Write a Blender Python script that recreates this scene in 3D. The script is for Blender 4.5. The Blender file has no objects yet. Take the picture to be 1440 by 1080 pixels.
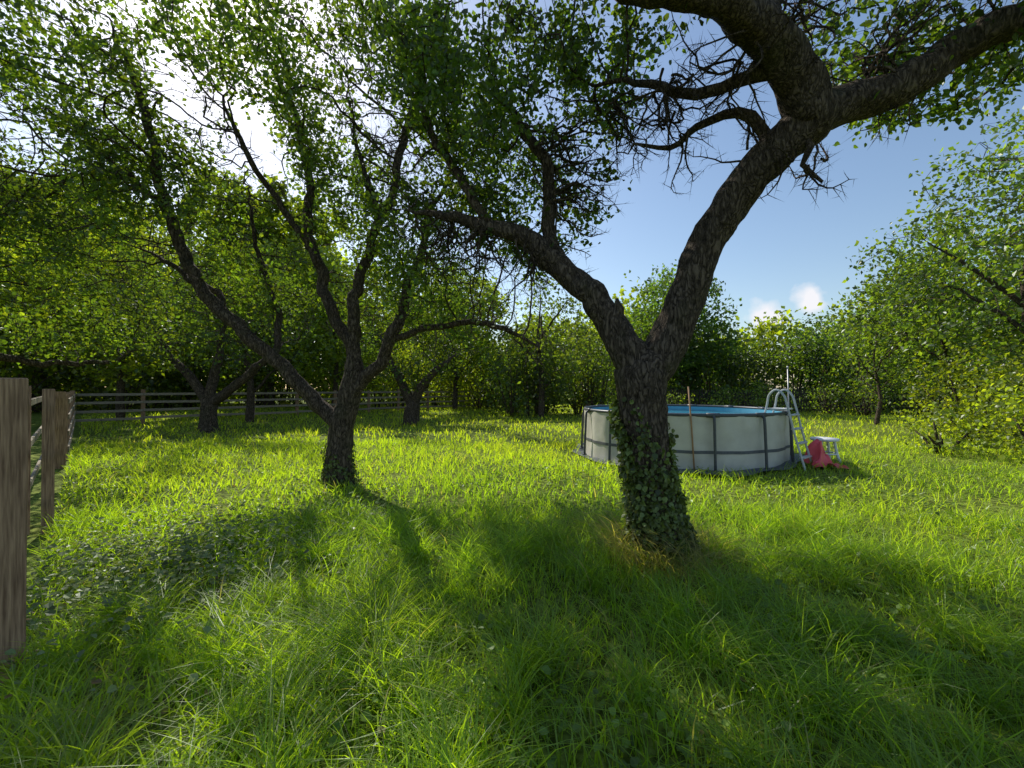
import bpy, math, random
import numpy as np
from mathutils import Vector
rng=np.random.default_rng(7); random.seed(7)
scene=bpy.context.scene
SUN_AZ=math.radians(-36); SUN_EL=math.radians(41)
S=np.array([math.sin(SUN_AZ)*math.cos(SUN_EL),math.cos(SUN_AZ)*math.cos(SUN_EL),math.sin(SUN_EL)])

# ------------------------------------------------------------ helpers
def link(o,parent=None):
    scene.collection.objects.link(o)
    if parent is not None: o.parent=parent
    return o
def empty(name,loc=(0,0,0)):
    e=bpy.data.objects.new(name,None); e.empty_display_size=.3
    return link(e)
class MB:
    def __init__(s): s.V=[];s.Q=[];s.T=[];s.C=[];s.n=0;s.qm=[];s.tm=[]
    def add(s,V,Q=None,T=None,C=(.5,.5,.5),m=0):
        V=np.asarray(V,float).reshape(-1,3); k=len(V)
        s.V.append(V)
        C=np.asarray(C,float)
        if C.ndim==1: C=np.tile(C,(k,1))
        s.C.append(C)
        if Q is not None and len(Q): 
            Q=np.asarray(Q,int).reshape(-1,4)+s.n; s.Q.append(Q); s.qm.append(np.full(len(Q),m))
        if T is not None and len(T):
            T=np.asarray(T,int).reshape(-1,3)+s.n; s.T.append(T); s.tm.append(np.full(len(T),m))
        s.n+=k
    def build(s,name,mats,parent=None,smooth=False):
        V=np.concatenate(s.V);C=np.concatenate(s.C)
        Q=np.concatenate(s.Q) if s.Q else np.zeros((0,4),int)
        T=np.concatenate(s.T) if s.T else np.zeros((0,3),int)
        me=bpy.data.meshes.new(name)
        me.vertices.add(len(V)); me.vertices.foreach_set("co",V.astype(np.float32).ravel())
        L=np.concatenate([Q.ravel(),T.ravel()]).astype(np.int32)
        me.loops.add(len(L)); me.loops.foreach_set("vertex_index",L)
        st=np.concatenate([np.arange(len(Q))*4,len(Q)*4+np.arange(len(T))*3]).astype(np.int32)
        me.polygons.add(len(st)); me.polygons.foreach_set("loop_start",st)
        mi=np.concatenate((s.qm+s.tm)).astype(np.int32)
        me.update(calc_edges=True)
        me.polygons.foreach_set("material_index",mi)
        me.polygons.foreach_set("use_smooth",np.full(len(st),bool(smooth)))
        a=me.color_attributes.new("col",'FLOAT_COLOR','POINT')
        a.data.foreach_set("color",np.c_[C,np.ones(len(C))].astype(np.float32).ravel())
        for m in (mats if isinstance(mats,(list,tuple)) else [mats]): me.materials.append(m)
        me.update()
        return link(bpy.data.objects.new(name,me),parent)

def unit(v): return v/(np.linalg.norm(v,axis=-1,keepdims=True)+1e-9)
def sn(x,y,s=0):
    return (np.sin(x*1.3+y*.7+s)+np.sin(-x*.8+y*1.7+1.3*s+2)+np.sin(x*2.9-y*2.1+s*2.1)*.6+np.sin(x*3.7+y*4.3+s)*.4)/3
def gh(x,y):
    return .05*np.sin(x*.45+1)*np.sin(y*.38+.4)+.02*np.sin(x*1.1+y*.9)

# ------------------------------------------------------------ materials
def newmat(name):
    m=bpy.data.materials.new(name); m.use_nodes=True; nt=m.node_tree; nt.nodes.clear()
    return m,nt,nt.nodes,nt.links
def leafmat(name,trans=(1.9,2.1,.8),tw=.5,gl=.05,rough=.4):
    m,nt,N,L=newmat(name)
    out=N.new('ShaderNodeOutputMaterial')
    at=N.new('ShaderNodeAttribute'); at.attribute_name='col'
    d=N.new('ShaderNodeBsdfDiffuse'); t=N.new('ShaderNodeBsdfTranslucent'); g=N.new('ShaderNodeBsdfGlossy')
    g.inputs['Roughness'].default_value=rough; g.inputs['Color'].default_value=(.8,.85,.8,1)
    mul=N.new('ShaderNodeMix'); mul.data_type='RGBA'; mul.blend_type='MULTIPLY'; mul.inputs[0].default_value=1
    mul.inputs[7].default_value=(*trans,1); mul.clamp_result=False
    L.new(at.outputs['Color'],mul.inputs[6]); L.new(at.outputs['Color'],d.inputs['Color']); L.new(mul.outputs[2],t.inputs['Color'])
    mx=N.new('ShaderNodeMixShader'); mx.inputs[0].default_value=tw
    L.new(d.outputs[0],mx.inputs[1]); L.new(t.outputs[0],mx.inputs[2])
    m2=N.new('ShaderNodeMixShader'); m2.inputs[0].default_value=gl
    L.new(mx.outputs[0],m2.inputs[1]); L.new(g.outputs[0],m2.inputs[2]); L.new(m2.outputs[0],out.inputs[0])
    return m
def pmat(name,c1,c2,scale=8,rough=.7,stretch=(1,1,1),bump=.3,bdist=.01,metal=0,detail=6,spec=.3):
    m,nt,N,L=newmat(name)
    out=N.new('ShaderNodeOutputMaterial'); b=N.new('ShaderNodeBsdfPrincipled')
    tc=N.new('ShaderNodeTexCoord'); mp=N.new('ShaderNodeMapping'); mp.inputs['Scale'].default_value=stretch
    n=N.new('ShaderNodeTexNoise'); n.inputs['Scale'].default_value=scale; n.inputs['Detail'].default_value=detail
    cr=N.new('ShaderNodeValToRGB'); cr.color_ramp.elements[0].position=.3; cr.color_ramp.elements[1].position=.7
    cr.color_ramp.elements[0].color=(*c1,1); cr.color_ramp.elements[1].color=(*c2,1)
    bp=N.new('ShaderNodeBump'); bp.inputs['Strength'].default_value=bump; bp.inputs['Distance'].default_value=bdist
    L.new(tc.outputs['Object'],mp.inputs[0]); L.new(mp.outputs[0],n.inputs['Vector'])
    L.new(n.outputs['Fac'],cr.inputs[0]); L.new(cr.outputs[0],b.inputs['Base Color'])
    L.new(n.outputs['Fac'],bp.inputs['Height']); L.new(bp.outputs[0],b.inputs['Normal'])
    b.inputs['Roughness'].default_value=rough; b.inputs['Metallic'].default_value=metal
    b.inputs['Specular IOR Level'].default_value=spec
    L.new(b.outputs[0],out.inputs[0]); return m
def barkmat():
    m,nt,N,L=newmat('bark')
    out=N.new('ShaderNodeOutputMaterial'); b=N.new('ShaderNodeBsdfPrincipled'); b.inputs['Roughness'].default_value=.9
    b.inputs['Specular IOR Level'].default_value=.12
    tc=N.new('ShaderNodeTexCoord'); mp=N.new('ShaderNodeMapping'); mp.inputs['Scale'].default_value=(1,1,.3)
    n0=N.new('ShaderNodeTexNoise'); n0.inputs['Scale'].default_value=9; n0.inputs['Detail'].default_value=6
    av=N.new('ShaderNodeMix'); av.data_type='RGBA'; av.blend_type='LINEAR_LIGHT'; av.inputs[0].default_value=.17; av.clamp_result=False
    L.new(tc.outputs['Object'],mp.inputs[0]); L.new(mp.outputs[0],n0.inputs['Vector'])
    L.new(mp.outputs[0],av.inputs[6]); L.new(n0.outputs['Color'],av.inputs[7])
    v=N.new('ShaderNodeTexVoronoi'); v.feature='DISTANCE_TO_EDGE'; v.inputs['Scale'].default_value=19; L.new(av.outputs[2],v.inputs['Vector'])
    vr=N.new('ShaderNodeMapRange'); vr.interpolation_type='SMOOTHSTEP'; vr.inputs['From Max'].default_value=.3; L.new(v.outputs['Distance'],vr.inputs[0])
    n=N.new('ShaderNodeTexNoise'); n.inputs['Scale'].default_value=34; n.inputs['Detail'].default_value=9; n.inputs['Roughness'].default_value=.7
    L.new(mp.outputs[0],n.inputs['Vector'])
    m1=N.new('ShaderNodeMath'); m1.operation='MULTIPLY'; m1.inputs[1].default_value=.36; L.new(vr.outputs[0],m1.inputs[0])
    mm=N.new('ShaderNodeMath'); mm.operation='ADD'; L.new(m1.outputs[0],mm.inputs[0]); L.new(n.outputs['Fac'],mm.inputs[1])
    cr=N.new('ShaderNodeValToRGB'); e=cr.color_ramp.elements
    e[0].position=.38; e[0].color=(.02,.015,.011,1); e[1].position=.95; e[1].color=(.21,.16,.12,1)
    L.new(mm.outputs[0],cr.inputs[0])
    n2=N.new('ShaderNodeTexNoise'); n2.inputs['Scale'].default_value=3.5; n2.inputs['Detail'].default_value=6
    L.new(tc.outputs['Object'],n2.inputs['Vector'])
    r2=N.new('ShaderNodeMapRange'); r2.inputs['From Min'].default_value=.55; r2.inputs['From Max'].default_value=.7; r2.inputs['To Max'].default_value=.35
    L.new(n2.outputs['Fac'],r2.inputs[0])
    mc=N.new('ShaderNodeMix'); mc.data_type='RGBA'; mc.inputs[7].default_value=(.09,.095,.045,1)
    L.new(r2.outputs[0],mc.inputs[0]); L.new(cr.outputs[0],mc.inputs[6]); L.new(mc.outputs[2],b.inputs['Base Color'])
    bp=N.new('ShaderNodeBump'); bp.inputs['Strength'].default_value=1; bp.inputs['Distance'].default_value=.05
    L.new(mm.outputs[0],bp.inputs['Height']); L.new(bp.outputs[0],b.inputs['Normal']); L.new(b.outputs[0],out.inputs[0])
    return m
BARK=barkmat()
LEAF=leafmat('leaf_foliage',trans=(2.9,3.0,.5),tw=.6,gl=.04)
GRASS=leafmat('grass_blades',trans=(2.3,2.45,.45),tw=.66,gl=.035,rough=.4)
IVY=leafmat('ivy_leaf',trans=(1.8,1.9,.6),tw=.3,gl=.03,rough=.4)

# ------------------------------------------------------------ tube
def catmull(P,step):
    P=np.asarray(P,float); n=len(P)
    if n<3:
        out=[P[0]]; 
        for i in range(n-1):
            k=max(1,int(np.linalg.norm(P[i+1,:3]-P[i,:3])/step))
            for j in range(1,k+1): out.append(P[i]+(P[i+1]-P[i])*j/k)
        return np.array(out)
    E=np.vstack([2*P[0]-P[1],P,2*P[-1]-P[-2]]); out=[P[0]]
    for i in range(1,n):
        p0,p1,p2,p3=E[i-1],E[i],E[i+1],E[i+2]
        k=max(1,int(np.linalg.norm(p2[:3]-p1[:3])/step))
        for j in range(1,k+1):
            t=j/k
            out.append(.5*((2*p1)+(-p0+p2)*t+(2*p0-5*p1+4*p2-p3)*t*t+(-p0+3*p1-3*p2+p3)*t**3))
    return np.array(out)
def tube(mb,pts,rad,sides,C=(.5,.5,.5),m=0,rough=0,cap=True,seed=0):
    pts=np.asarray(pts,float); K=len(pts)
    if K<2: return
    rad=np.broadcast_to(np.asarray(rad,float),(K,))
    T=unit(np.gradient(pts,axis=0))
    ref=np.array([1.,0,0]) if abs(T[0][0])<.7 else np.array([0,1.,0])
    U=np.zeros((K,3)); u=np.cross(T[0],ref); u/=np.linalg.norm(u)
    for i in range(K):
        u=u-T[i]*u.dot(T[i]); u/=np.linalg.norm(u)+1e-9; U[i]=u
    W=np.cross(T,U)
    th=np.arange(sides)*2*math.pi/sides
    R=np.repeat(rad[:,None],sides,1)
    if rough>0:
        z=np.arange(K)[:,None]*.35
        R=R*(1+rough*(np.sin(th*3+z*.7+seed)*.5+np.sin(th*5-z*1.1+seed*2)*.4+np.sin(th*2+z*2.3+seed)*.4+rng.normal(0,.25,(K,sides))))
    V=pts[:,None]+R[...,None]*(np.cos(th)[None,:,None]*U[:,None]+np.sin(th)[None,:,None]*W[:,None])
    i=np.arange(K-1)[:,None]*sides; j=np.arange(sides)[None]; j2=(j+1)%sides
    Q=np.stack([i+j,i+j2,i+sides+j2,i+sides+j],-1).reshape(-1,4)
    V=V.reshape(-1,3); Tt=[]
    if cap:
        V=np.vstack([V,pts[0],pts[-1]]); a=len(V)-2
        for k in range(sides):
            k2=(k+1)%sides; Tt.append((a,k2,k)); o=(K-1)*sides; Tt.append((a+1,o+k,o+k2))
    mb.add(V,Q,Tt,C,m)
def spikes(mb,A,B,r,C=(.5,.5,.5)):
    n=len(A); d=unit(B-A); ref=np.tile([.3,.5,.8],(n,1)); u=unit(np.cross(d,ref)); w=np.cross(d,u)
    r=np.broadcast_to(r,(n,))[:,None]
    V=np.stack([A+u*r,A-u*r*.5+w*r*.87,A-u*r*.5-w*r*.87,B],1).reshape(-1,3)
    b=np.arange(n)[:,None]*4
    T=np.concatenate([b+[0,1,3],b+[1,2,3],b+[2,0,3]])
    mb.add(V,None,T,C)
def box(mb,c,sx,sy,sz,yaw=0,C=(.5,.5,.5),m=0,tilt=0,bev=.006):
    x,y,z=sx/2,sy/2,sz/2; b=min(bev,x*.4,y*.4,z*.4)
    ring=lambda X,Y,Z:[(-X,-Y,Z),(X,-Y,Z),(X,Y,Z),(-X,Y,Z)]
    V=np.array(ring(x-b,y-b,-z)+ring(x,y,-z+b)+ring(x,y,z-b)+ring(x-b,y-b,z))
    Q=[(3,2,1,0),(12,13,14,15)]
    for l in range(3):
        for k in range(4):
            k2=(k+1)%4; Q.append((l*4+k,l*4+k2,l*4+4+k2,l*4+4+k))
    if tilt: 
        ct,st=math.cos(tilt),math.sin(tilt); V=np.c_[V[:,0]*ct+V[:,2]*st,V[:,1],-V[:,0]*st+V[:,2]*ct]
    c0,s0=math.cos(yaw),math.sin(yaw)
    V=np.c_[V[:,0]*c0-V[:,1]*s0,V[:,0]*s0+V[:,1]*c0,V[:,2]]+np.array(c)
    mb.add(V,Q,None,C,m)

# ------------------------------------------------------------ leaves
def leaves(mb,P,size,col,axis=None,normal=None,wide=.3,detail=False,m=0):
    n=len(P)
    if n==0: return
    a=unit(rng.normal(size=(n,3))+[0,0,-.25]) if axis is None else unit(axis)
    nn=rng.normal(size=(n,3))+[0,0,.7] if normal is None else normal
    b=unit(np.cross(nn,a)); nn=np.cross(a,b)
    s=np.broadcast_to(size,(n,))[:,None]
    if detail:
        V=np.stack([P,P+a*s*.28+b*s*wide+nn*s*.1,P+a*s*.66+b*s*wide*.85+nn*s*.06,P+a*s-nn*s*.1,P+a*s*.66-b*s*wide*.85+nn*s*.06,P+a*s*.28-b*s*wide+nn*s*.1],1)
        o=np.arange(n)[:,None]*6; Q=np.concatenate([o+[0,1,2,3],o+[0,3,4,5]]); k=6
        mb.add(V.reshape(-1,3),Q,None,np.repeat(col,k,0),m)
    else:
        V=np.stack([P,P+a*s*.45+b*s*wide+nn*s*.1,P+a*s,P+a*s*.45-b*s*wide+nn*s*.1],1)
        o=np.arange(n)[:,None]*4; T=np.concatenate([o+[0,1,2],o+[0,2,3]]); k=4
        mb.add(V.reshape(-1,3),None,T,np.repeat(col,k,0),m)
def leafcol(n,base,var=.25,yellow=.3):
    b=np.array(base); c=np.tile(b,(n,1))*(1+rng.normal(0,var,(n,1)).clip(-.6,.8))
    y=rng.random((n,1))**2*yellow
    c=c+y*np.array([.10,.08,.0]); return c.clip(.005,.3)
def clumpvar(P,c,k=1.0):
    f=np.sin(P[:,0]*k*1.3+P[:,2]*k)+np.sin(P[:,1]*k*1.6-P[:,2]*k*1.4+1)+np.sin(P[:,0]*k*3.1+P[:,1]*k*2.3+P[:,2]*k*2.7)
    return (c*(1+.16*f)[:,None]).clip(.005,.3)

PATCH=[(-1.0,2.4,.55),(-.7,1.9,.45),(-1.5,2.6,.4),(-1.2,3.1,.3),(-.1,2.1,.22),
(-3.2,3.5,.6),(-2.7,2.8,.4),(-4.4,4.9,.6),(-3.9,6.6,.35),(-1.5,7.6,.45),
(1.8,3.0,.22),(2.2,2.7,.25),(2.7,2.4,.28),(3.2,2.1,.28),(2.0,1.9,.22),(4,5.5,1.4),(6,6,1.8),(8,8,2.5),(9,5,2),(3.0,6.6,1.0),(10,12,3),(2.9,4.4,.9),(4.6,3.8,.9),(3.6,3.2,.45),
(0,11.5,1.2),(-1.5,13,1.5),(1.0,9.5,.8),(-4,11,.9),(-7,13,1.3),(-.3,8,.6),(-2,9.3,.6),(-5,8,.6),(-6.5,9,.5),(2.5,15,2.5),(1.4,6.2,.5)]
prng=np.random.default_rng(21)
for k in range(60): PATCH.append((prng.uniform(-3.6,4.6),prng.uniform(1.6,7.0),prng.uniform(.09,.27)))
def sunprune(P):
    keep=np.ones(len(P),bool)
    for gx,gy,r in PATCH:
        d=P-np.array([gx,gy,0.]); t=d@S; q=np.linalg.norm(d-t[:,None]*S,axis=1)
        keep&=~((q<r*(.8+.35*rng.random(len(P))))&(rng.random(len(P))<.96))
    return keep

# ------------------------------------------------------------ trees
def ell_pts(ells):
    out=[]
    for c,r,n in ells:
        d=unit(rng.normal(size=(n,3))); q=rng.random((n,1))**(.42)
        p=np.array(c)+d*q*np.array(r)
        f=np.sin(p[:,0]*2.1+p[:,2]*1.3)+np.sin(p[:,1]*2.3-p[:,2]*1.9+1)+np.sin(p[:,0]*3.9+p[:,1]*3.1)*.6
        p=p[f>-1.3+rng.random(n)*.8-.4]
        out.append(p)
    return np.concatenate(out)
STAT=[]
def tree(name,limbs,ells,step=.17,di=1.3,dk=.3,iters=70,leaf=.055,per=9,base=(.05,.085,.022),tipr=.005,
         spur=2,spurlen=.22,spread=.12,yellow=.3,ivy=None,detail=False,prune=True,wide=.34,bare=None,rough=.07,seed=0,trop=.0,maxsides=22,bareprob=.12,wig=.03,fs=2.4,thr=-.5):
    root=empty(name)
    pos=[];par=[];mr=[]
    for L in limbs:
        pidx=-1; arr=np.array(L['p'],float)
        if L.get('from') is not None:
            f=np.array(L['from'],float); A=np.array(pos); pidx=int(np.argmin(((A-f)**2).sum(1)))
            arr=np.vstack([np.r_[A[pidx],min(mr[pidx],arr[0,3]*1.15)],arr])
            if arr[-1,3]<.08: arr[-1,3]=.012
            c=catmull(arr,step*.7)[1:]
        else: c=catmull(arr,step*.7)
        w=np.cumsum(rng.normal(0,1,(len(c),3)),0); w-=np.linspace(0,1,len(c))[:,None]*w[-1]
        c[:,:3]+=w*wig*min(1,step*5)*np.where(c[:,3:4]<.13,1,.35)*(c[:,3:4]<.2)
        for q in c:
            pos.append(q[:3]); par.append(pidx); mr.append(max(q[3],.006)); pidx=len(pos)-1
    nman=len(pos)
    pos=np.array(pos); par=list(par)
    A=ell_pts(ells)
    nchild=np.zeros(200000,int)
    def upd(near,nd,new,off):
        for s0 in range(0,len(new),256):
            nb=new[s0:s0+256]
            D=((A[:,None]-nb[None])**2).sum(2)**.5
            j=D.argmin(1); dm=D[np.arange(len(A)),j]; b=dm<nd
            near[b]=j[b]+off+s0; nd[b]=dm[b]
    near=np.zeros(len(A),int); nd=np.full(len(A),1e9)
    upd(near,nd,pos,0)
    alive_di=di
    for it in range(iters):
        act=nd<alive_di
        if act.sum()<3:
            if len(A)<20: break
            alive_di*=1.5; 
            if alive_di>12: break
            continue
        idx=near[act]; v=unit(A[act]-pos[idx])
        D=np.zeros((len(pos),3)); np.add.at(D,idx,v)
        g=np.unique(idx); g=g[(nchild[g]<3)]
        if len(g)==0: break
        dv=unit(D[g])+rng.normal(0,.28,(len(g),3))+np.array([0,0,trop]); new=pos[g]+unit(dv)*step
        nchild[g]+=1
        off=len(pos); pos=np.vstack([pos,new]); par+=list(g)
        upd(near,nd,new,off)
        k=nd>dk; A=A[k]; near=near[k]; nd=nd[k]
        if len(A)==0: break
    n=len(pos); par=np.array(par)
    e=2.1
    haschild=np.zeros(n,bool); haschild[par[par>=0]]=True
    acc=np.zeros(n)
    for i in range(n-1,-1,-1):
        if not haschild[i] or acc[i]==0: acc[i]=max(acc[i],tipr**e)
        if par[i]>=0: acc[par[i]]+=acc[i]+ (tipr*.25)**e
    rad=acc**(1/e)
    rad[:nman]=mr
    for i in range(nman,n):
        p=par[i]; rad[i]=min(rad[i],rad[p]*.85 if p<nman else rad[p])
    ch=[[] for _ in range(n)]
    for i in range(n):
        if par[i]>=0: ch[par[i]].append(i)
    mb=MB(); starts=[(-1,i) for i in range(n) if par[i]<0]
    kk=0
    while starts:
        p,i=starts.pop(); chain=[i] if p<0 else [p,i]
        cur=i
        while ch[cur]:
            c=sorted(ch[cur],key=lambda k:-rad[k]-(10 if (k<nman and k==cur+1) else 0))
            for o in c[1:]: starts.append((cur,o))
            cur=c[0]; chain.append(cur)
        r=rad[chain].copy()
        if p>=0: r[0]=r[1]
        R=r.max()
        sides=maxsides if R>.1 else 9 if R>.04 else 5 if R>.012 else 3
        P=pos[chain]
        if R>.1 and len(P)>3:
            q=catmull(np.c_[P,r],step*.28); P=q[:,:3]; r=q[:,3]
        tube(mb,P,r,min(sides,maxsides),rough=rough if R>.03 else 0,cap=(R>.02),seed=kk); kk+=1
    thin=np.where(rad<max(.02,tipr*4))[0]; thin=thin[thin>=nman]
    tp=np.repeat(pos[thin],spur,0)
    B=tp+unit(rng.normal(size=tp.shape)+[0,0,-.05])*(spurlen*(.4+rng.random((len(tp),1))))
    spikes(mb,tp,B,tipr*.6)
    if bare is not None:
        for (c,d,L,cnt) in bare:
            for k in range(cnt):
                d0=unit(np.array(d)+rng.normal(0,.45,3)); q=np.array(c)+rng.normal(0,.06,3); pts=[q.copy()]
                for j in range(9):
                    d0=unit(d0+rng.normal(0,.33,3)); q=q+d0*L/9; pts.append(q.copy())
                pts=np.array(pts); tube(mb,pts,np.linspace(.012,.003,10),4,cap=False)
                a=np.repeat(pts[1:],2,0); b2=a+unit(rng.normal(size=a.shape)+d0*.5)*(.05+rng.random((len(a),1))*.18); spikes(mb,a,b2,.0035)
                mid=a+(b2-a)*.5; spikes(mb,mid,mid+unit(rng.normal(size=a.shape))*.06,.002)
    mb.build('trunk_and_branches',BARK,root,smooth=True)
    t=rng.random((len(B),1)); 
    base_pts=np.concatenate([tp+(B-tp)*t,B,tp])
    f=np.sin(base_pts[:,0]*fs+base_pts[:,2]*fs*.7)+np.sin(base_pts[:,1]*fs*1.1-base_pts[:,2]*fs*.9+1)+np.sin(base_pts[:,0]*fs*1.9+base_pts[:,1]*fs*1.5+base_pts[:,2]*fs*1.3)*.8
    leafy=(f+rng.normal(0,.4,len(f))>thr)&(rng.random(len(f))>bareprob)
    rep=max(1,per//3)
    w=np.repeat(leafy,rep)
    LP=np.repeat(base_pts,rep,0)
    LP=LP+rng.normal(0,spread,LP.shape); LP=LP[w]
    if prune: LP=LP[sunprune(LP)]
    ml=MB(); col=clumpvar(LP,leafcol(len(LP),base,yellow=yellow),fs*.6)
    leaves(ml,LP,leaf*(.5+.85*rng.random(len(LP))),col,wide=wide,detail=detail)
    ml.build('leaves',LEAF,root)
    if ivy:
        mi=MB(); tr=catmull(np.array(limbs[0]['p'],float),.02); 
        zmax,cnt,sz=ivy
        tr=tr[tr[:,2]<zmax]
        k=(rng.random(cnt)**1.25*len(tr)).astype(int); th=rng.random(cnt)*2*math.pi
        h=tr[k,2]/zmax
        keepv=(h+.28*np.sin(th+2.6)+.15*np.sin(th*5+h*9)+rng.normal(0,.12,cnt))<.85
        k=k[keepv];th=th[keepv]; out=np.c_[np.cos(th),np.sin(th),np.zeros(len(th))]
        lump=(.5+.5*np.sin(th*4+tr[k,2]*7))*(.5+.5*np.sin(tr[k,2]*11+th*2))
        P=tr[k,:3]+out*(tr[k,3:4]*1.0+(rng.random(len(th))**1.5*(.03+.08*lump))[:,None])
        ax=np.array([0,0,-.8])+out*.45+rng.normal(0,.75,P.shape); nn=out+rng.normal(0,.55,P.shape)+[0,0,.4]
        col=leafcol(len(P),(.10,.135,.04),var=.5,yellow=.4)
        leaves(mi,P,sz*(.4+.9*rng.random(len(P))),col,ax,nn,wide=.42,detail=True)
        mi.build('ivy',IVY,root)
    STAT.append((name,n,len(LP)))
    return root

tree('plum_tree',[
 dict(p=[(1.36,3.8,-.1,.33),(1.35,3.8,.08,.27),(1.31,3.8,.5,.215),(1.24,3.8,1.0,.2),(1.2,3.8,1.4,.21),(1.2,3.8,1.72,.235),(1.22,3.8,1.82,.2)]),
 dict(**{'from':(1.2,3.8,1.72)},p=[(1.4,3.8,1.96,.185),(1.56,3.75,2.38,.165),(1.74,3.65,2.9,.155),(1.97,3.5,3.32,.155),(2.23,3.35,3.6,.16),(2.38,3.25,3.74,.185)]),
 dict(**{'from':(2.38,3.25,3.74)},p=[(2.18,3.15,3.98,.16),(1.9,3.0,4.15,.145),(1.57,2.9,4.2,.125),(1.16,2.8,4.18,.105),(.85,2.8,4.16,.09),(.4,2.7,4.35,.06)]),
 dict(**{'from':(2.38,3.25,3.74)},p=[(2.65,3.2,3.83,.14),(2.99,3.1,3.9,.13),(3.31,3.0,4.1,.12),(3.6,2.9,4.22,.105),(3.96,2.8,4.37,.085),(4.6,2.7,4.6,.05)]),
 dict(**{'from':(1.2,3.8,1.72)},p=[(1.03,3.83,1.98,.16),(.86,3.9,2.3,.135),(.56,4.0,2.68,.12),(.21,4.1,3.01,.1),(-.22,4.2,3.21,.075),(-.59,4.3,3.34,.055),(-1.1,4.4,3.5,.03)]),
 dict(**{'from':(.56,4.0,2.68)},p=[(.42,4.1,3.12,.075),(.37,4.2,3.74,.065),(.15,4.3,4.23,.05),(-.15,4.4,4.8,.03)]),
 dict(**{'from':(-.22,4.2,3.21)},p=[(-.51,4.2,3.85,.045),(-.78,4.2,4.3,.035),(-.94,4.2,4.9,.02)]),
 dict(**{'from':(2.1,3.12,4.02)},p=[(1.75,3.2,4.0,.05),(1.41,3.4,4.08,.04),(1.12,3.6,4.3,.03),(.7,3.9,4.5,.02)]),
 dict(**{'from':(2.15,3.3,3.5)},p=[(1.95,3.4,3.8,.045),(1.65,3.5,3.85,.035),(1.35,3.6,3.72,.022),(1.1,3.7,3.8,.02)]),
 dict(**{'from':(1.9,3.0,4.15)},p=[(1.95,3.1,4.5,.06),(2.1,3.3,4.9,.04)]),
 dict(**{'from':(.95,3.85,2.15)},p=[(.98,3.8,2.32,.045),(.96,3.78,2.42,.035)]),
 dict(**{'from':(2.3,3.3,3.65)},p=[(2.33,3.2,3.5,.03),(2.28,3.2,3.32,.022),(2.42,3.2,3.2,.012)]),
],[((-.1,4.7,4.6),(1.5,1.5,1.35),2300),((3.6,3.2,4.5),(1.3,1.1,.65),900),((.8,3.4,5.1),(1.0,1.0,.5),350),((-.9,4.8,4.0),(.9,.9,.8),600),((.35,4.6,3.5),(.8,.7,.7),300),((-.7,4.7,3.1),(.7,.6,.5),160)],
 step=.12,di=.9,dk=.19,leaf=.058,per=12,ivy=(1.5,9500,.05),detail=True,spurlen=.18,spread=.06,base=(.045,.078,.02),thr=-.1,fs=3.2,
 bare=[((2.3,3.25,3.45),(.1,0,-1),.5,6),((2.05,3.4,3.5),(-1,0,.3),.6,4),((1.8,3.1,4.1),(-.7,.2,-.7),.75,14),((1.3,3.3,4.1),(-.4,.2,-.8),.6,12),((.4,4.15,3.5),(.9,0,.1),.7,14),((.2,4.1,3.0),(.2,0,-1),.6,14),((-.3,4.2,3.2),(0,0,-1),.7,14),((.9,3.9,4.3),(.6,0,-.7),.7,14),((.4,4.2,4.0),(.9,0,.1),.8,14),((-.6,4.3,3.3),(-.4,0,-1),.7,10),((3.0,3.1,3.9),(0,0,-.8),.35,4),((2.05,3.1,4.3),(.6,.2,.5),.6,12),((2.8,3.1,4.0),(.1,.2,.9),.6,10),((1.4,3.5,3.85),(-.3,.2,-.5),.5,8)],bareprob=.12)

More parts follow.
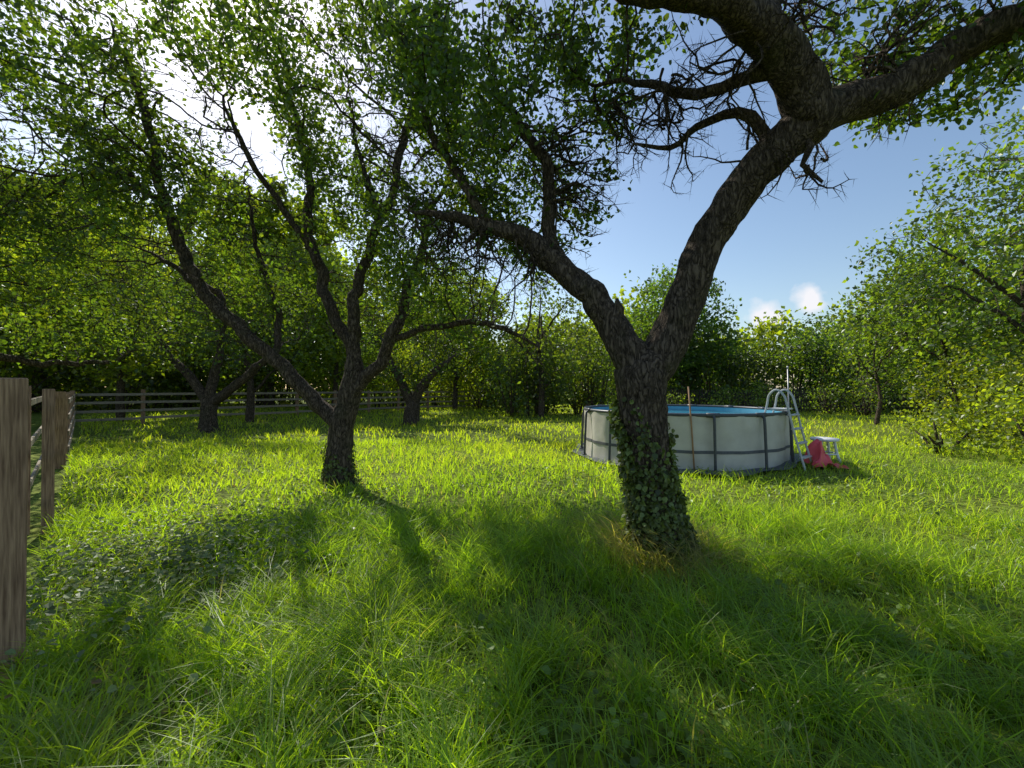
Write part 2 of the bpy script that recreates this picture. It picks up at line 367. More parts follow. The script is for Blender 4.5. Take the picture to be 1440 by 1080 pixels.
tree('plum_tree',[
 dict(p=[(-2.87,6.87,-.1,.3),(-2.87,6.87,.15,.23),(-2.88,6.87,.6,.2),(-2.87,6.87,.95,.195),(-2.76,6.87,1.35,.18),(-2.62,6.87,1.95,.15)]),
 dict(**{'from':(-2.87,6.87,.95)},p=[(-3.3,6.85,1.42,.12),(-3.87,6.8,2.13,.11),(-4.62,6.7,2.81,.1),(-5.12,6.6,3.59,.09),(-5.44,6.5,4.46,.08),(-5.63,6.4,5.41,.065),(-5.76,6.3,6.43,.05),(-6.1,6.2,7.2,.03)]),
 dict(**{'from':(-2.62,6.87,1.95)},p=[(-3.03,6.9,2.97,.095),(-3.38,7,3.95,.08),(-3.61,7.1,5.2,.065),(-3.9,7.1,6.4,.045),(-4.28,7.1,7.4,.03)]),
 dict(**{'from':(-2.62,6.87,1.95)},p=[(-2.7,6.9,2.6,.1),(-2.6,6.9,3.4,.085),(-2.14,6.9,4.5,.07),(-1.76,6.8,5.65,.06),(-1.5,6.7,6.74,.04)]),
 dict(**{'from':(-2.7,6.87,1.5)},p=[(-2.05,6.8,2.36,.095),(-1.68,6.7,3.28,.075),(-1.37,6.6,4.16,.055),(-.9,6.5,5.2,.035)]),
 dict(**{'from':(-2.05,6.8,2.36)},p=[(-1.14,6.6,2.62,.05),(-.22,6.5,2.5,.04),(.45,6.4,2.15,.02)]),
 dict(**{'from':(-4.62,6.7,2.81)},p=[(-4.9,6.9,3.2,.05),(-5.9,7.1,3.7,.04),(-6.7,7.3,4.1,.03)]),
 dict(**{'from':(-3.38,7,3.95)},p=[(-3.9,6.9,4.6,.05),(-4.5,6.7,5.6,.04),(-4.8,6.6,6.5,.03)]),
 dict(**{'from':(-5.44,6.5,4.46)},p=[(-6.1,6.6,4.9,.045),(-6.9,6.7,5.6,.035),(-7.5,6.8,6.3,.02)]),
 dict(**{'from':(-2.14,6.9,4.5)},p=[(-2.6,7.2,5.2,.045),(-2.9,7.4,6.2,.035),(-3.0,7.5,7.2,.02)]),
 dict(**{'from':(-3.87,6.8,2.13)},p=[(-4.0,6.9,3.0,.05),(-4.4,7.0,4.0,.04),(-4.5,7.0,5.0,.02)]),
],[((-3.0,7,6.1),(3.1,2.4,2.0),3300),((-5.9,6.4,5.3),(2.0,2,2.0),1800),((-.8,6.7,3.6),(1.5,1.3,1.3),1500),((-2.2,7.8,4.0),(1.8,1.3,1.3),1600),((-4.9,7.2,3.6),(1.7,1.2,1.0),700),((.2,6.5,2.6),(.8,.6,.6),250),((-.4,6.8,5.4),(1.2,1.4,1.3),600)],
 step=.17,di=1.1,dk=.26,leaf=.076,per=12,ivy=(.7,1300,.05),spurlen=.28,spread=.09,base=(.05,.085,.02),yellow=.45,bareprob=.06,tipr=.006,thr=-.3,fs=2.2)

tree('plum_tree',[
 dict(p=[(-10.8,14.7,-.1,.36),(-10.8,14.7,.3,.28),(-10.8,14.7,1.0,.25)]),
 dict(**{'from':(-10.8,14.7,1.0)},p=[(-11.4,14.7,1.9,.15),(-12.2,14.6,2.9,.1),(-12.8,14.6,4,.06)]),
 dict(**{'from':(-10.8,14.7,1.0)},p=[(-10.1,14.7,1.5,.16),(-8.9,14.6,2.4,.12),(-8,14.5,3.3,.07)]),
 dict(**{'from':(-10.8,14.7,1.0)},p=[(-10.7,14.8,2.0,.16),(-10.4,14.8,3.2,.1),(-10.5,14.8,4.6,.06)]),
],[((-10.6,14.6,4.6),(3.8,2.8,2.6),2700)],step=.26,di=1.8,dk=.42,leaf=.12,per=12,spurlen=.35,spread=.17,maxsides=12,yellow=.3,tipr=.008,thr=-.7,fs=1.6,base=(.04,.07,.02),spur=1)

tree('plum_tree',[
 dict(p=[(-4.5,18.5,-.1,.42),(-4.5,18.5,.3,.34),(-4.45,18.5,.8,.33)]),
 dict(**{'from':(-4.45,18.5,.8)},p=[(-4.9,18.5,1.7,.2),(-5.6,18.5,3,.12),(-6,18.5,4.2,.07)]),
 dict(**{'from':(-4.45,18.5,.8)},p=[(-4.0,18.4,1.7,.2),(-3.2,18.3,2.5,.12),(-2.2,18.3,3.3,.07)]),
],[((-4.2,18.4,4.7),(4.4,2.6,3.1),2500)],step=.3,di=1.9,dk=.46,leaf=.14,per=15,spurlen=.4,spread=.2,maxsides=12,yellow=.3,tipr=.008,thr=-.7,fs=1.4,base=(.04,.07,.02),spur=1)

tree('plum_tree',[
 dict(p=[(-8.9,5.6,-.1,.3),(-8.9,5.6,1.2,.22),(-8.8,5.7,1.8,.2)]),
 dict(**{'from':(-8.8,5.7,1.8)},p=[(-8.5,6.2,3.0,.11),(-8.4,6.7,4.2,.06),(-8.2,7.0,5.2,.03)]),
 dict(**{'from':(-8.8,5.7,1.8)},p=[(-9.0,6.6,2.2,.08),(-9.0,7.6,2.15,.06),(-8.4,8.4,2.1,.04),(-7.9,8.7,2.4,.02)]),
 dict(**{'from':(-8.8,5.7,1.8)},p=[(-9.3,5.9,3.2,.12),(-9.8,6.4,4.6,.07)]),
],[((-8.0,6.8,4.9),(2.2,1.9,2.0),2200),((-8.6,8.2,2.9),(1.6,1.2,.7),600)],step=.2,di=1.5,dk=.31,leaf=.08,per=12,maxsides=12,yellow=.5,tipr=.006,thr=-.8,fs=2)

def stdtree(name,x,y,h,r,n=900,leaf=.16,base=(.06,.10,.025),yellow=.5,low=1.0,per=18,tr=.14,step=.4,thr=-.9):
    ells=[((x,y,low+(h-low)*.5),(r,r,(h-low)*.5),n)]
    for k in range(5):
        a=rng.random()*6.28; rr=r*.5
        ells.append(((x+math.cos(a)*r*.75,y+math.sin(a)*r*.75,low+(h-low)*(.3+.6*rng.random())),(rr,rr,rr*.8),n//5))
    L=[dict(p=[(x,y,-.1,tr*1.3),(x+.05,y,h*.25,tr),(x-.05,y+.1,h*.55,tr*.6),(x,y,h*.85,tr*.2)])]
    for k in range(5):
        a=k*1.26+rng.random(); z0=h*(.2+.09*k)
        L.append(dict(**{'from':(x,y,z0)},p=[(x+math.cos(a)*r*.3,y+math.sin(a)*r*.3,z0+h*.12,tr*.4),(x+math.cos(a)*r*.7,y+math.sin(a)*r*.7,z0+h*.25,tr*.15)]))
    return tree(name,L,ells,step=step,di=2.5,dk=.55,iters=45,leaf=leaf,per=per,base=base,yellow=yellow,spurlen=.6,spread=.2,maxsides=9,tipr=.008,prune=True,bareprob=.03,thr=thr,fs=1.9,spur=1)
stdtree('garden_tree',14.4,11.2,9.6,3.3,1700,leaf=.15,low=.8,base=(.06,.10,.028),per=24,thr=-.6)
stdtree('garden_tree',18.5,17.5,9.2,3.4,1300,leaf=.19,low=.8,base=(.06,.10,.028),per=21)
stdtree('garden_tree',15.3,17.3,4.6,1.7,500,leaf=.14,tr=.07,low=.9,base=(.07,.11,.028))
stdtree('garden_tree',12.0,29,10.5,3.2,1200,leaf=.24,low=2,base=(.05,.09,.03),yellow=.3)
stdtree('garden_tree',1.5,21.5,7.2,3.0,900,leaf=.18,low=.7,base=(.06,.09,.025),yellow=.4)
stdtree('garden_tree',-11.8,18.6,6.6,2.6,800,leaf=.17,low=2.2,base=(.08,.12,.028))
B2=(.12,.16,.03)
stdtree('garden_tree',-19,20,9.5,4.2,1300,leaf=.24,low=1.8,yellow=.9,base=B2)
stdtree('garden_tree',-12,28,11,4.4,1200,leaf=.26,low=2.0,yellow=.9,base=B2)
stdtree('garden_tree',-22,12.5,9.5,4,1200,leaf=.24,low=1.8,yellow=.9,base=B2)
stdtree('garden_tree',-4,29,10,4,1000,leaf=.26,low=2.0,yellow=.8,base=(.09,.13,.03))
stdtree('garden_tree',-20,34,17,6,1300,leaf=.42,low=3.0,yellow=.8,base=(.09,.13,.03),step=.6,tr=.3)
stdtree('garden_tree',-31,27,16,6,1200,leaf=.42,low=3.0,yellow=.8,base=(.09,.13,.03),step=.6,tr=.3)

def mass(name,clumps,leaf,dens,base,yellow,sticks=True):
    root=empty(name); mb=MB(); ms=MB()
    for (x,y,z,rx,ry,rz) in clumps:
        n=int(dens*(rx*ry+ry*rz+rx*rz)*4/3)
        d=unit(rng.normal(size=(n,3))); q=.55+.5*rng.random((n,1))**.7
        f=1+.16*np.sin(d[:,0]*5+x)+.16*np.sin(d[:,1]*6+y*2+d[:,2]*4)+.12*np.sin(d[:,2]*9+x*3+d[:,0]*7)
        p=np.array([x,y,z])+d*q*f[:,None]*np.array([rx,ry,rz])+rng.normal(0,leaf*.8,(n,3))
        p=p[p[:,2]>.02]
        c=clumpvar(p,leafcol(len(p),np.array(base)*(.6+.75*rng.random()),yellow=yellow),1.6)
        leaves(mb,p,leaf*(.6+.8*rng.random(len(p))),c,wide=.38)
        for k in range(5):
            a=rng.normal(0,.5,2)
            e=np.array([x+a[0]*rx,y+a[1]*ry,z+rz*.6*rng.random()])
            pts=catmull([(x+a[0]*.2,y+a[1]*.2,-.05,.05),(x+a[0]*rx*.5,y+a[1]*ry*.5,z*.6,.04),(*e,.015)],.4)
            tube(ms,pts[:,:3],pts[:,3],5)
    mb.build('leaves',LEAF,root); ms.build('stems',BARK,root,smooth=True)
    return root
def row(x0,y0,x1,y1,n,h,r,jit=1.5,hv=.3):
    out=[]
    for k in range(n):
        t=(k+.5)/n; x=x0+(x1-x0)*t+rng.normal(0,jit); y=y0+(y1-y0)*t+rng.normal(0,jit)
        hh=h*(1+rng.normal(0,hv*.7)); rr=r*(.8+.5*rng.random())
        out.append((x,y,hh*.5,rr,rr,hh*.55))
        out.append((x+rng.normal(0,rr*.6),y+rng.normal(0,rr*.6),hh*.8,rr*.6,rr*.6,hh*.28))
    return out
mass('hedge',row(5.5,31,33,27,20,5.2,2.0,1.0),.2,80,(.045,.08,.028),.35)
mass('hedge',row(-1.5,24,7.5,24.5,8,3.2,1.5,.8),.16,90,(.055,.09,.025),.5)
mass('hedge',row(-9,33,2,32,9,4.5,2,1),.2,60,B2,.8)
mass('hedge',row(-38,22,-10,40,14,4.5,2.6,1.5),.26,45,(.09,.12,.03),.8)
mass('hedge',row(9,26,29,23.5,11,1.5,1.0,.5),.12,120,(.08,.12,.03),.6)
mass('bush',[(11.2,8.8,.8,1.2,1.1,1.0),(12.5,9.6,1.2,1.3,1.3,1.4),(10.2,9.8,.5,.7,.7,.7),(14,12.5,1.3,1.6,1.6,1.6),(16,13,1.2,1.8,1.8,1.7)],.10,300,(.13,.17,.03),.8)
mass('distant_trees',row(-48,30,-12,48,15,10,4,3)+row(-12,48,22,50,12,9,4,2.5)+row(22,42,62,30,13,8,3.6,3)+row(-55,5,-48,30,8,9,4,2),.5,26,B2,.8)

# ------------------------------------------------------------ ground
def groundmat():
    m,nt,N,L=newmat('meadow_soil'); out=N.new('ShaderNodeOutputMaterial'); b=N.new('ShaderNodeBsdfPrincipled'); b.inputs['Roughness'].default_value=.95
    b.inputs['Specular IOR Level'].default_value=.1
    tc=N.new('ShaderNodeTexCoord'); n1=N.new('ShaderNodeTexNoise'); n1.inputs['Scale'].default_value=.35; n1.inputs['Detail'].default_value=8
    n2=N.new('ShaderNodeTexNoise'); n2.inputs['Scale'].default_value=14; n2.inputs['Detail'].default_value=8
    L.new(tc.outputs['Object'],n1.inputs['Vector']); L.new(tc.outputs['Object'],n2.inputs['Vector'])
    c1=N.new('ShaderNodeValToRGB'); c1.color_ramp.elements[0].position=.35;c1.color_ramp.elements[0].color=(.13,.19,.03,1);c1.color_ramp.elements[1].position=.65;c1.color_ramp.elements[1].color=(.27,.32,.06,1)
    c2=N.new('ShaderNodeValToRGB'); c2.color_ramp.elements[0].position=.4;c2.color_ramp.elements[0].color=(.3,.3,.22,1);c2.color_ramp.elements[1].position=.6;c2.color_ramp.elements[1].color=(1,1,1,1)
    L.new(n1.outputs['Fac'],c1.inputs[0]);L.new(n2.outputs['Fac'],c2.inputs[0])
    mx=N.new('ShaderNodeMix');mx.data_type='RGBA';mx.blend_type='MULTIPLY';mx.inputs[0].default_value=1
    L.new(c1.outputs[0],mx.inputs[6]);L.new(c2.outputs[0],mx.inputs[7]);L.new(mx.outputs[2],b.inputs['Base Color'])
    bp=N.new('ShaderNodeBump');bp.inputs['Distance'].default_value=.05;L.new(n2.outputs['Fac'],bp.inputs['Height']);L.new(bp.outputs[0],b.inputs['Normal'])
    L.new(b.outputs[0],out.inputs[0]); return m
s=np.linspace(-1,1,241); gx=np.sign(s)*(np.abs(s)*30+np.abs(s)**5*470); X,Yg=np.meshgrid(gx,gx+10,indexing='ij')
V=np.c_[X.ravel(),Yg.ravel(),gh(X,Yg).ravel()]; i,j=np.meshgrid(np.arange(240),np.arange(240),indexing='ij'); a=(i*241+j).ravel()
mb=MB(); mb.add(V,np.stack([a,a+241,a+242,a+1],-1)); mb.build('ground',groundmat(),smooth=True)

# ------------------------------------------------------------ grass
PC=np.array([4.07,10.11]); PR=2.29
def blades(mb,x,y,h,w,bend,col,levels=4):
    n=len(x); z=gh(x,y)-.01; th=rng.random(n)*6.283; ld=np.c_[np.cos(th),np.sin(th),np.zeros(n)]
    ph=rng.normal(.63,.6,n); wd=np.c_[np.cos(ph),np.sin(ph),np.zeros(n)]
    base=np.c_[x,y,z]; ts=np.linspace(0,1,levels); rows=[]
    for k,t in enumerate(ts):
        c=base+ld*(h*bend*t*t)[:,None]; c[:,2]+=h*(t-.35*bend*t*t)
        if k<levels-1:
            ww=(w*(1-t**1.7)*.5*(.75+.25*min(1,t*4)))[:,None]; rows+=[c-wd*ww,c+wd*ww]
        else: rows.append(c)
    k=2*(levels-1)+1; Vv=np.stack(rows,1).reshape(-1,3); o=np.arange(n)[:,None]*k; Q=[]
    for l in range(levels-2): Q.append(o+[2*l,2*l+1,2*l+3,2*l+2])
    T=o+[k-3,k-2,k-1]
    C=np.repeat(col,k,0)
    mb.add(Vv,np.concatenate(Q),T,C)
def field(n,y0,y1,pw=1.0,xm=1.5):
    y=y0+(y1-y0)*rng.random(n)**pw; x=(rng.random(n)*2-1)*(y*xm+1.2)
    return x,y
def gcol(x,y,n):
    f=(sn(x*.5,y*.5,3)*.5+.5+rng.normal(0,.25,n)).clip(0,1)[:,None]
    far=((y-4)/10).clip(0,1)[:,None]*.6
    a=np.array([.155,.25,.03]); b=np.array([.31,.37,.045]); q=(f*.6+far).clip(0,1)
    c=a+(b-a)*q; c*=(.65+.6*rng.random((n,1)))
    dry=rng.random(n)<.025; c[dry]=[.34,.29,.16]
    return c.clip(0,.38)
def okpos(x,y):
    d=np.hypot(x-PC[0],y-PC[1]); return (d>PR+.1)&(np.hypot(x-1.35,y-3.8)>.24)&(np.hypot(x+2.87,y-6.87)>.2)&(x>-y*1.02-.45)
mb=MB()
def sow(n,y0,y1,pw,h0,h1,w,levels,bend=.8):
    x,y=field(n,y0,y1,pw)
    k=okpos(x,y); x=x[k];y=y[k]; n=len(x)
    tuft=(sn(x*1.9,y*1.9,1)*.5+.5).clip(0,1)*.6+.4*(sn(x*5,y*5,4)*.5+.5).clip(0,1); thin=rng.random(n)<(.25+.95*tuft); x,y,tuft=x[thin],y[thin],tuft[thin]; n=len(x)
    h=(h0+(h1-h0)*rng.random(n)**1.5)*(.3+1.2*tuft)
    blades(mb,x,y,h,w*(.7+.6*rng.random(n)),bend*(.3+rng.random(n)),gcol(x,y,n),levels)
sow(62000,.5,5.2,.75,.09,.38,.009,4,.9)
sow(55000,4.5,12,.8,.08,.30,.017,4,.8)
sow(60000,11,36,.75,.08,.30,.045,3,.6)
cx=rng.uniform(-2.8,3.8,170); cy=rng.uniform(1.1,4.8,170)
extra=[(-1.05,2.35),(-.85,2.6),(-1.25,2.2),(-.7,2.1),(-.3,2.0),(-1.0,2.9),(-1.6,2.3),(-.5,2.5),(0,1.9),(-1.3,1.9),(-1.1,2.5),(-.9,2.2)]
cx=np.r_[cx,[e[0] for e in extra]*1]; cy=np.r_[cy,[e[1] for e in extra]*1]
for a,b in zip(cx,cy):
    m=130; sp=rng.uniform(.03,.09); x=a+rng.normal(0,sp,m); y=b+rng.normal(0,sp,m); k=okpos(x,y); x=x[k];y=y[k]; m=len(x)
    if m<10: continue
    blades(mb,x,y,rng.uniform(.26,.55)*(.4+.65*rng.random(m)),.008*np.ones(m),.5+1.1*rng.random(m),(gcol(x,y,m)*rng.uniform(.8,1.15)).clip(0,.38),6)
m=1100; th=rng.random(m)*6.283; r=.26+rng.random(m)*.26; x=1.36+np.cos(th)*r; y=3.8+np.sin(th)*r
blades(mb,x,y,.25+.45*rng.random(m),.007*np.ones(m),.6+1.1*rng.random(m),np.tile([.38,.32,.18],(m,1))*(.6+.4*rng.random((m,1))),6)
mb.build('grass',GRASS)

mb=MB()
def weeds(x,y,sz,hmax,base,yellow=.2):
    k=okpos(x,y); x=x[k];y=y[k]; n=len(x)
    z=gh(x,y)+rng.random(n)*hmax+.01; th=rng.random(n)*6.283
    ax=np.c_[np.cos(th),np.sin(th),rng.normal(.05,.35,n)]; nn=np.c_[rng.normal(0,.45,(n,2)),np.ones(n)]
    leaves(mb,np.c_[x,y,z],sz*(.5+.8*rng.random(n)),leafcol(n,base,yellow=yellow),ax,nn,wide=.42,detail=True)
x,y=field(20000,.6,8,.7); g=sn(x*1.3,y*1.3,7)>.05; weeds(x[g],y[g],.045,.14,(.13,.20,.035))
x=-3.2+rng.normal(0,.75,4500); y=3.5+rng.normal(0,.7,4500); weeds(x,y,.045,.24,(.17,.21,.09))
mb.build('ground_ivy',IVY)
mb=MB(); n=500; x=-3+rng.normal(0,1.4,n); y=4+rng.normal(0,1.6,n); k=okpos(x,y)&(y>.8); x=x[k];y=y[k]
leaves(mb,np.c_[x,y,gh(x,y)+.02+.08*rng.random(len(x))],.05,leafcol(len(x),(.22,.15,.08),yellow=.6),np.c_[rng.normal(size=(len(x),2)),rng.normal(0,.2,len(x))],np.c_[rng.normal(0,.4,(len(x),2)),np.ones(len(x))],wide=.35,detail=True)
mb.build('fallen_leaves',IVY)

# ------------------------------------------------------------ fences
WOOD=pmat('weathered_wood',(.15,.085,.05),(.44,.28,.17),scale=12,stretch=(7,7,.4),rough=.85,bump=.8,bdist=.008)
WOODR=pmat('weathered_rail_wood',(.18,.15,.11),(.4,.33,.25),scale=10,stretch=(1,1,6),rough=.85,bump=.5,bdist=.006)
DARKW=pmat('dark_wood',(.05,.042,.035),(.1,.08,.065),scale=10,rough=.9)
def railfence(name,pts,h,sp,pw,rails,mats,heights=None):
    root=empty(name); mp=MB(); mr=MB()
    for a,b in zip(pts[:-1],pts[1:]):
        a=np.array(a);b=np.array(b);L=np.linalg.norm(b-a);n=max(1,round(L/sp));yaw=math.atan2(b[1]-a[1],b[0]-a[0])
        nrm=np.array([math.sin(yaw),-math.cos(yaw)])
        for k in range(n+1):
            p=a+(b-a)*k/n; hh=h+rng.normal(0,.02)
            if k==n and not np.allclose(b,pts[-1]): continue
            box(mp,(p[0],p[1],hh/2-.05),pw,pw,hh+.1,yaw)
        for k in range(n):
            p=a+(b-a)*(k+.5)/n
            for zr in rails: 
                q=p+nrm*(pw/2+.016)
                box(mr,(q[0],q[1],zr+rng.normal(0,.008)),L/n-.01,.028,.11,yaw,tilt=rng.normal(0,.004))
    mp.build('posts',mats[0],root); mr.build('rails',mats[1],root)
railfence('wooden_rail_fence',[(-9.9,9.1),(-18,16.9),(-7.7,28),(1,34)],1.45,2.3,.14,[.25,.6,.95,1.3],(WOOD,WOODR))
root=empty('wooden_board_fence'); mp=MB(); mr=MB()
BP=[(-2.82,2.3,.16,1.655),(-5.5,4.64,.12,1.62),(-5.3,4.72,.10,1.585),(-9.0,8.2,.19,1.52),(-7.4,6.6,.1,1.55)]
A=np.array([-2.95,2.3]); B=np.array([-9.2,8.2]); L=np.linalg.norm(B-A); d=(B-A)/L; yaw=math.atan2(d[1],d[0])
for (x,y,w_,hh) in BP:
    box(mp,(x,y,hh/2-.05),.035,w_,hh+.1,yaw+rng.normal(0,.05),tilt=rng.normal(0,.006))
for zr in (.3,.85,1.4):
    c=(A+B)/2+np.array([d[1],-d[0]])*-.06; box(mr,(c[0],c[1],zr),L,.035,.09,yaw)
mp.build('boards',WOOD,root); mr.build('rails',WOODR,root)
root=empty('picket_fence'); mp=MB(); A=np.array([8.,28.5]); B=np.array([32.,26.]); L=np.linalg.norm(B-A); d=(B-A)/L; yaw=math.atan2(d[1],d[0])
for k in range(int(L/.17)):
    p=A+d*k*.17; hh=1.45+rng.normal(0,.015); box(mp,(p[0],p[1],hh/2),.1,.022,hh,yaw,m=0)
for zr in (.35,1.2):
    c=(A+B)/2+np.array([-d[1],d[0]])*.035; box(mp,(c[0],c[1],zr),L,.04,.09,yaw)
mp.build('pickets',DARKW,root)

# ------------------------------------------------------------ pool
root=empty('above_ground_pool')
LINER=pmat('pool_wall_vinyl',(.48,.45,.40),(.6,.57,.51),scale=3,rough=.55,bump=.5,bdist=.03)
FRAME=pmat('pool_frame_steel',(.06,.065,.075),(.085,.09,.1),scale=20,rough=.4,bump=.05)
BELT=pmat('pool_belt',(.10,.105,.115),(.13,.135,.145),scale=30,rough=.7)
INNER=pmat('pool_inner_liner',(.10,.33,.48),(.14,.4,.55),scale=6,rough=.5)
m,nt,N,Lk=newmat('pool_water'); out=N.new('ShaderNodeOutputMaterial'); b=N.new('ShaderNodeBsdfPrincipled'); b.inputs['Base Color'].default_value=(.06,.28,.36,1); b.inputs['Roughness'].default_value=.06
n_=N.new('ShaderNodeTexNoise'); n_.inputs['Scale'].default_value=5; bp=N.new('ShaderNodeBump'); bp.inputs['Strength'].default_value=.4; bp.inputs['Distance'].default_value=.03
tc=N.new('ShaderNodeTexCoord'); Lk.new(tc.outputs['Object'],n_.inputs['Vector']); Lk.new(n_.outputs['Fac'],bp.inputs['Height']); Lk.new(bp.outputs[0],b.inputs['Normal']); Lk.new(b.outputs[0],out.inputs[0]); WATER=m
NL=14; H=1.07
def ringsurf(mb,rf,zs,n=168,m=0,flip=False):
    th=np.arange(n)*2*math.pi/n; V=[]
    for z in zs: 
        r=rf(th,z); V.append(np.c_[PC[0]+r*np.cos(th),PC[1]+r*np.sin(th),np.full(n,z)])
    Q=[]
    for l in range(len(zs)-1):
        for k in range(n):
            k2=(k+1)%n; q=(l*n+k,l*n+k2,(l+1)*n+k2,(l+1)*n+k); Q.append(q[::-1] if flip else q)
    mb.add(np.concatenate(V),Q,None,m=m)
PH=.12
bul=lambda th,z: PR-.03-.045*(np.abs(np.cos((th-PH)*NL/2))**6)*(.4+.6*math.sin(math.pi*min(1,max(0,z/H))))+.012*np.sin(th*31+z*5)*np.sin(z*4)
mb=MB(); ringsurf(mb,bul,np.linspace(-.03,H-.02,12)); mb.build('wall',LINER,root,smooth=True)
mb=MB(); ringsurf(mb,lambda th,z:PR-.1+0*th,np.linspace(0.0,H-.02,3),flip=True); mb.build('inner_liner',INNER,root,smooth=True)
mb=MB(); th=np.arange(72)*2*math.pi/72; V=np.vstack([np.c_[PC[0]+(PR-.11)*np.cos(th),PC[1]+(PR-.11)*np.sin(th),np.full(72,.93)],[PC[0],PC[1],.93]])
mb.add(V,None,[(k,(k+1)%72,72) for k in range(72)]); mb.build('water',WATER,root)
mb=MB(); ringsurf(mb,lambda th,z:bul(th,z)+.012,[.33,.39]); mb.build('belt',BELT,root,smooth=True)
mb=MB()
th=np.linspace(0,2*math.pi,169); tube(mb,np.c_[PC[0]+(PR-.05)*np.cos(th),PC[1]+(PR-.05)*np.sin(th),np.full(169,H)],.036,10,cap=False)
for k in range(NL):
    a=PH+2*math.pi*(k)/NL; c,s_=math.cos(a),math.sin(a); P=lambda r,z:(PC[0]+r*c,PC[1]+r*s_,z)
    pts=catmull([P(PR-.05,H),P(PR+.02,H-.06),P(PR+.05,.5),P(PR+.07,.02)],.08); tube(mb,pts,.027,8)
    tt=np.array([-s_,c,0]); q=np.array(P(PR-.05,H)); tube(mb,[q-tt*.12,q+tt*.12],.046,10)
    q=np.array(P(PR+.07,.0)); tube(mb,[q,q+[0,0,.03]],.05,8)
mb.build('frame',FRAME,root,smooth=True)
WHT=pmat('ladder_plastic',(.42,.43,.44),(.52,.53,.54),scale=10,rough=.4,bump=.05)
root=empty('pool_ladder'); mb=MB(); dr=np.array([.62,-.785,0]); tg=np.array([.785,.62,0]); C0=np.array([PC[0],PC[1],0])
for sd in (-.22,.22):
    f=lambda r,z: tuple(C0+dr*r+tg*sd+np.array([0,0,z]))
    pts=catmull([f(PR+.42,0),f(PR+.24,.7),f(PR+.12,1.25),f(PR+.06,1.45),f(PR-.07,1.56),f(PR-.2,1.45),f(PR-.25,1.2),f(PR-.4,.6)],.05); tube(mb,pts,.02,8)
for r,z in ((PR+.36,.25),(PR+.29,.52),(PR+.22,.79),(PR+.16,1.06)):
    c=C0+dr*r+[0,0,z]; box(mb,tuple(c),.42,.09,.03,math.atan2(tg[1],tg[0]),bev=.01)
box(mb,tuple(C0+dr*(PR-.07)+[0,0,1.17]),.42,.3,.03,math.atan2(tg[1],tg[0]),bev=.01)
mb.build('rails_and_steps',WHT,root,smooth=False)
mb=MB(); th=np.arange(90)*2*math.pi/90; r=PR+.3+.12*np.sin(th*3+1)+.06*np.sin(th*11); x=PC[0]+r*np.cos(th); y=PC[1]+r*np.sin(th)
V=np.vstack([np.c_[x,y,gh(x,y)+.045+.015*np.sin(th*13)],[PC[0],PC[1],.03]]); mb.add(V,None,[(k,(k+1)%90,90) for k in range(90)])
mb.build('ground_cloth',pmat('tarp',(.07,.08,.09),(.12,.13,.14),scale=5,rough=.6,bump=.6,bdist=.03),smooth=True)
mb=MB(); G=26; u,v=np.meshgrid(np.linspace(-1,1,G),np.linspace(-1,1,G),indexing='ij'); rr=np.sqrt(u*u+v*v)
z=.5*np.exp(-((u+.35)**2*3.5+v**2*2.2))*(1+.2*np.sin(np.arctan2(v,u)*5+1))+.035*np.sin(u*9+v*4)+.03*np.sin(v*11-u*5)+.05
x=6.14+u*.3*(1+.2*np.sin(v*6)); y=8.15+v*.24*(1+.2*np.sin(u*7)); a=(np.arange(G-1)[:,None]*G+np.arange(G-1)[None]).ravel()
mb.add(np.c_[x.ravel(),y.ravel(),z.clip(.05,1).ravel()],np.stack([a,a+G,a+G+1,a+1],-1))
mb.build('pool_float',pmat('pink_vinyl',(.65,.07,.09),(.8,.11,.14),scale=5,rough=.35,bump=.2),smooth=True)
W2=pmat('white_plastic',(.7,.7,.7),(.8,.8,.8),scale=8,rough=.4,bump=.05)
mb=MB(); cx0,cy0=6.7,8.85
th=np.linspace(0,2*math.pi,25)[:-1]; V=[];Q=[]
for r_,z_ in ((.2,.46),(.25,.47),(.26,.495),(.25,.52),(.02,.525)):
    V.append(np.c_[cx0+r_*np.cos(th),cy0+r_*np.sin(th),np.full(24,z_)])
for l in range(4):
    for k in range(24): Q.append((l*24+k,l*24+(k+1)%24,(l+1)*24+(k+1)%24,(l+1)*24+k))
mb.add(np.concatenate(V),Q)
for k in range(4):
    a=.6+k*math.pi/2; c,s_=math.cos(a),math.sin(a); tube(mb,catmull([(cx0+.17*c,cy0+.17*s_,.48),(cx0+.22*c,cy0+.22*s_,.2),(cx0+.28*c,cy0+.28*s_,0)],.05),.028,8)
th2=np.linspace(0,2*math.pi,25); tube(mb,np.c_[cx0+.22*np.cos(th2),cy0+.22*np.sin(th2),np.full(25,.2)],.018,6,cap=False)
mb.build('plastic_stool',W2,smooth=True)
mb=MB(); tube(mb,[(3.47,7.86,0),(3.44,7.9,.8),(3.4,7.95,1.62)],.016,8); mb.build('wooden_pole',pmat('pole_wood',(.3,.17,.09),(.4,.24,.13),scale=10),smooth=True)
mb=MB(); tube(mb,[(6.45,9.6,0),(6.44,9.6,1.0),(6.42,9.6,2.05)],.013,8); tube(mb,[(6.42,9.6,2.04),(6.42,9.6,2.1)],.02,8); mb.build('metal_pole',pmat('galvanised',(.3,.3,.31),(.4,.4,.41),metal=.6,rough=.45),smooth=True)
root=empty('street_lamp'); mb=MB(); tube(mb,[(29.5,45,0),(29.5,45,5),(29.5,45,9.9)],[.11,.09,.05],10); 
tube(mb,[(29.5,45,9.85),(29.9,45,9.98)],.04,6); box(mb,(30.1,45,10.0),.75,.26,.1); tube(mb,[(29.5,45,9.85),(29.2,45,9.95)],.04,6); box(mb,(29.1,45,9.98),.4,.22,.08)
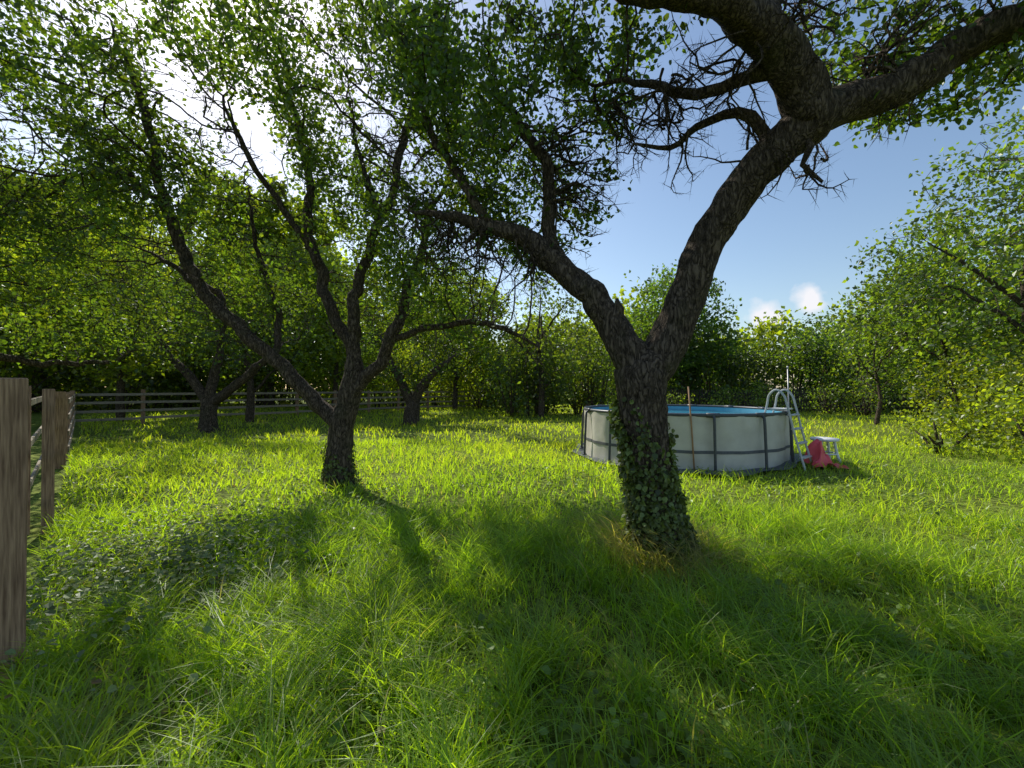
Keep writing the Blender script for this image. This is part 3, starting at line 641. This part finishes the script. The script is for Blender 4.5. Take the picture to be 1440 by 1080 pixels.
mb.build('post_and_heads',pmat('lamp_metal',(.3,.3,.3),(.38,.38,.38),metal=.3,rough=.5),root)

# ------------------------------------------------------------ sky, sun, camera
w=bpy.data.worlds.new("World"); scene.world=w; w.use_nodes=True; nt=w.node_tree; N=nt.nodes; L=nt.links; N.clear()
out=N.new('ShaderNodeOutputWorld'); bg=N.new('ShaderNodeBackground'); bg.inputs['Strength'].default_value=.15
sky=N.new('ShaderNodeTexSky'); sky.sky_type='NISHITA'; sky.sun_disc=False; sky.sun_elevation=SUN_EL; sky.sun_rotation=SUN_AZ; sky.air_density=1.2; sky.dust_density=.8; sky.ozone_density=2.0
tc=N.new('ShaderNodeTexCoord')
def cloud(center,rad,amp=.42):
    c=unit(np.array(center)); 
    n=N.new('ShaderNodeTexNoise'); n.inputs['Scale'].default_value=20; n.inputs['Detail'].default_value=8; L.new(tc.outputs['Generated'],n.inputs['Vector'])
    ds=N.new('ShaderNodeVectorMath'); ds.operation='DISTANCE'; ds.inputs[1].default_value=tuple(c); L.new(tc.outputs['Generated'],ds.inputs[0])
    mr=N.new('ShaderNodeMapRange'); mr.inputs['From Min'].default_value=0; mr.inputs['From Max'].default_value=rad; mr.inputs['To Min'].default_value=amp; mr.inputs['To Max'].default_value=-.35; L.new(ds.outputs['Value'],mr.inputs[0])
    ad=N.new('ShaderNodeMath'); ad.operation='ADD'; L.new(mr.outputs[0],ad.inputs[0]); L.new(n.outputs['Fac'],ad.inputs[1])
    r=N.new('ShaderNodeMapRange'); r.inputs['From Min'].default_value=.5; r.inputs['From Max'].default_value=.8; L.new(ad.outputs[0],r.inputs[0]); return r.outputs[0]
f1=cloud((.725,1,.215),.06,.5); f2=cloud((.61,1,.16),.09)
mxm=N.new('ShaderNodeMath'); mxm.operation='MAXIMUM'; L.new(f1,mxm.inputs[0]); L.new(f2,mxm.inputs[1])
mx=N.new('ShaderNodeMix'); mx.data_type='RGBA'; mx.inputs[7].default_value=(6.2,6.2,6.5,1); L.new(mxm.outputs[0],mx.inputs[0]); L.new(sky.outputs[0],mx.inputs[6]); L.new(mx.outputs[2],bg.inputs[0]); L.new(bg.outputs[0],out.inputs[0])
ld=bpy.data.lights.new('sun','SUN'); ld.energy=5; ld.angle=math.radians(.5); ld.color=(1,.95,.83)
so=link(bpy.data.objects.new('sun',ld)); so.rotation_euler=Vector(S).to_track_quat('Z','Y').to_euler(); so.location=(-20,30,30)
cd=bpy.data.cameras.new('camera'); cd.lens=14.5; cd.sensor_width=36; cd.clip_end=2000; cd.clip_start=.05
co=link(bpy.data.objects.new('camera',cd)); co.location=(0,0,1.6); co.rotation_euler=(math.radians(90.5),0,0); scene.camera=co
scene.view_settings.view_transform='Standard'; scene.view_settings.look='None'; scene.view_settings.exposure=0
print(STAT)
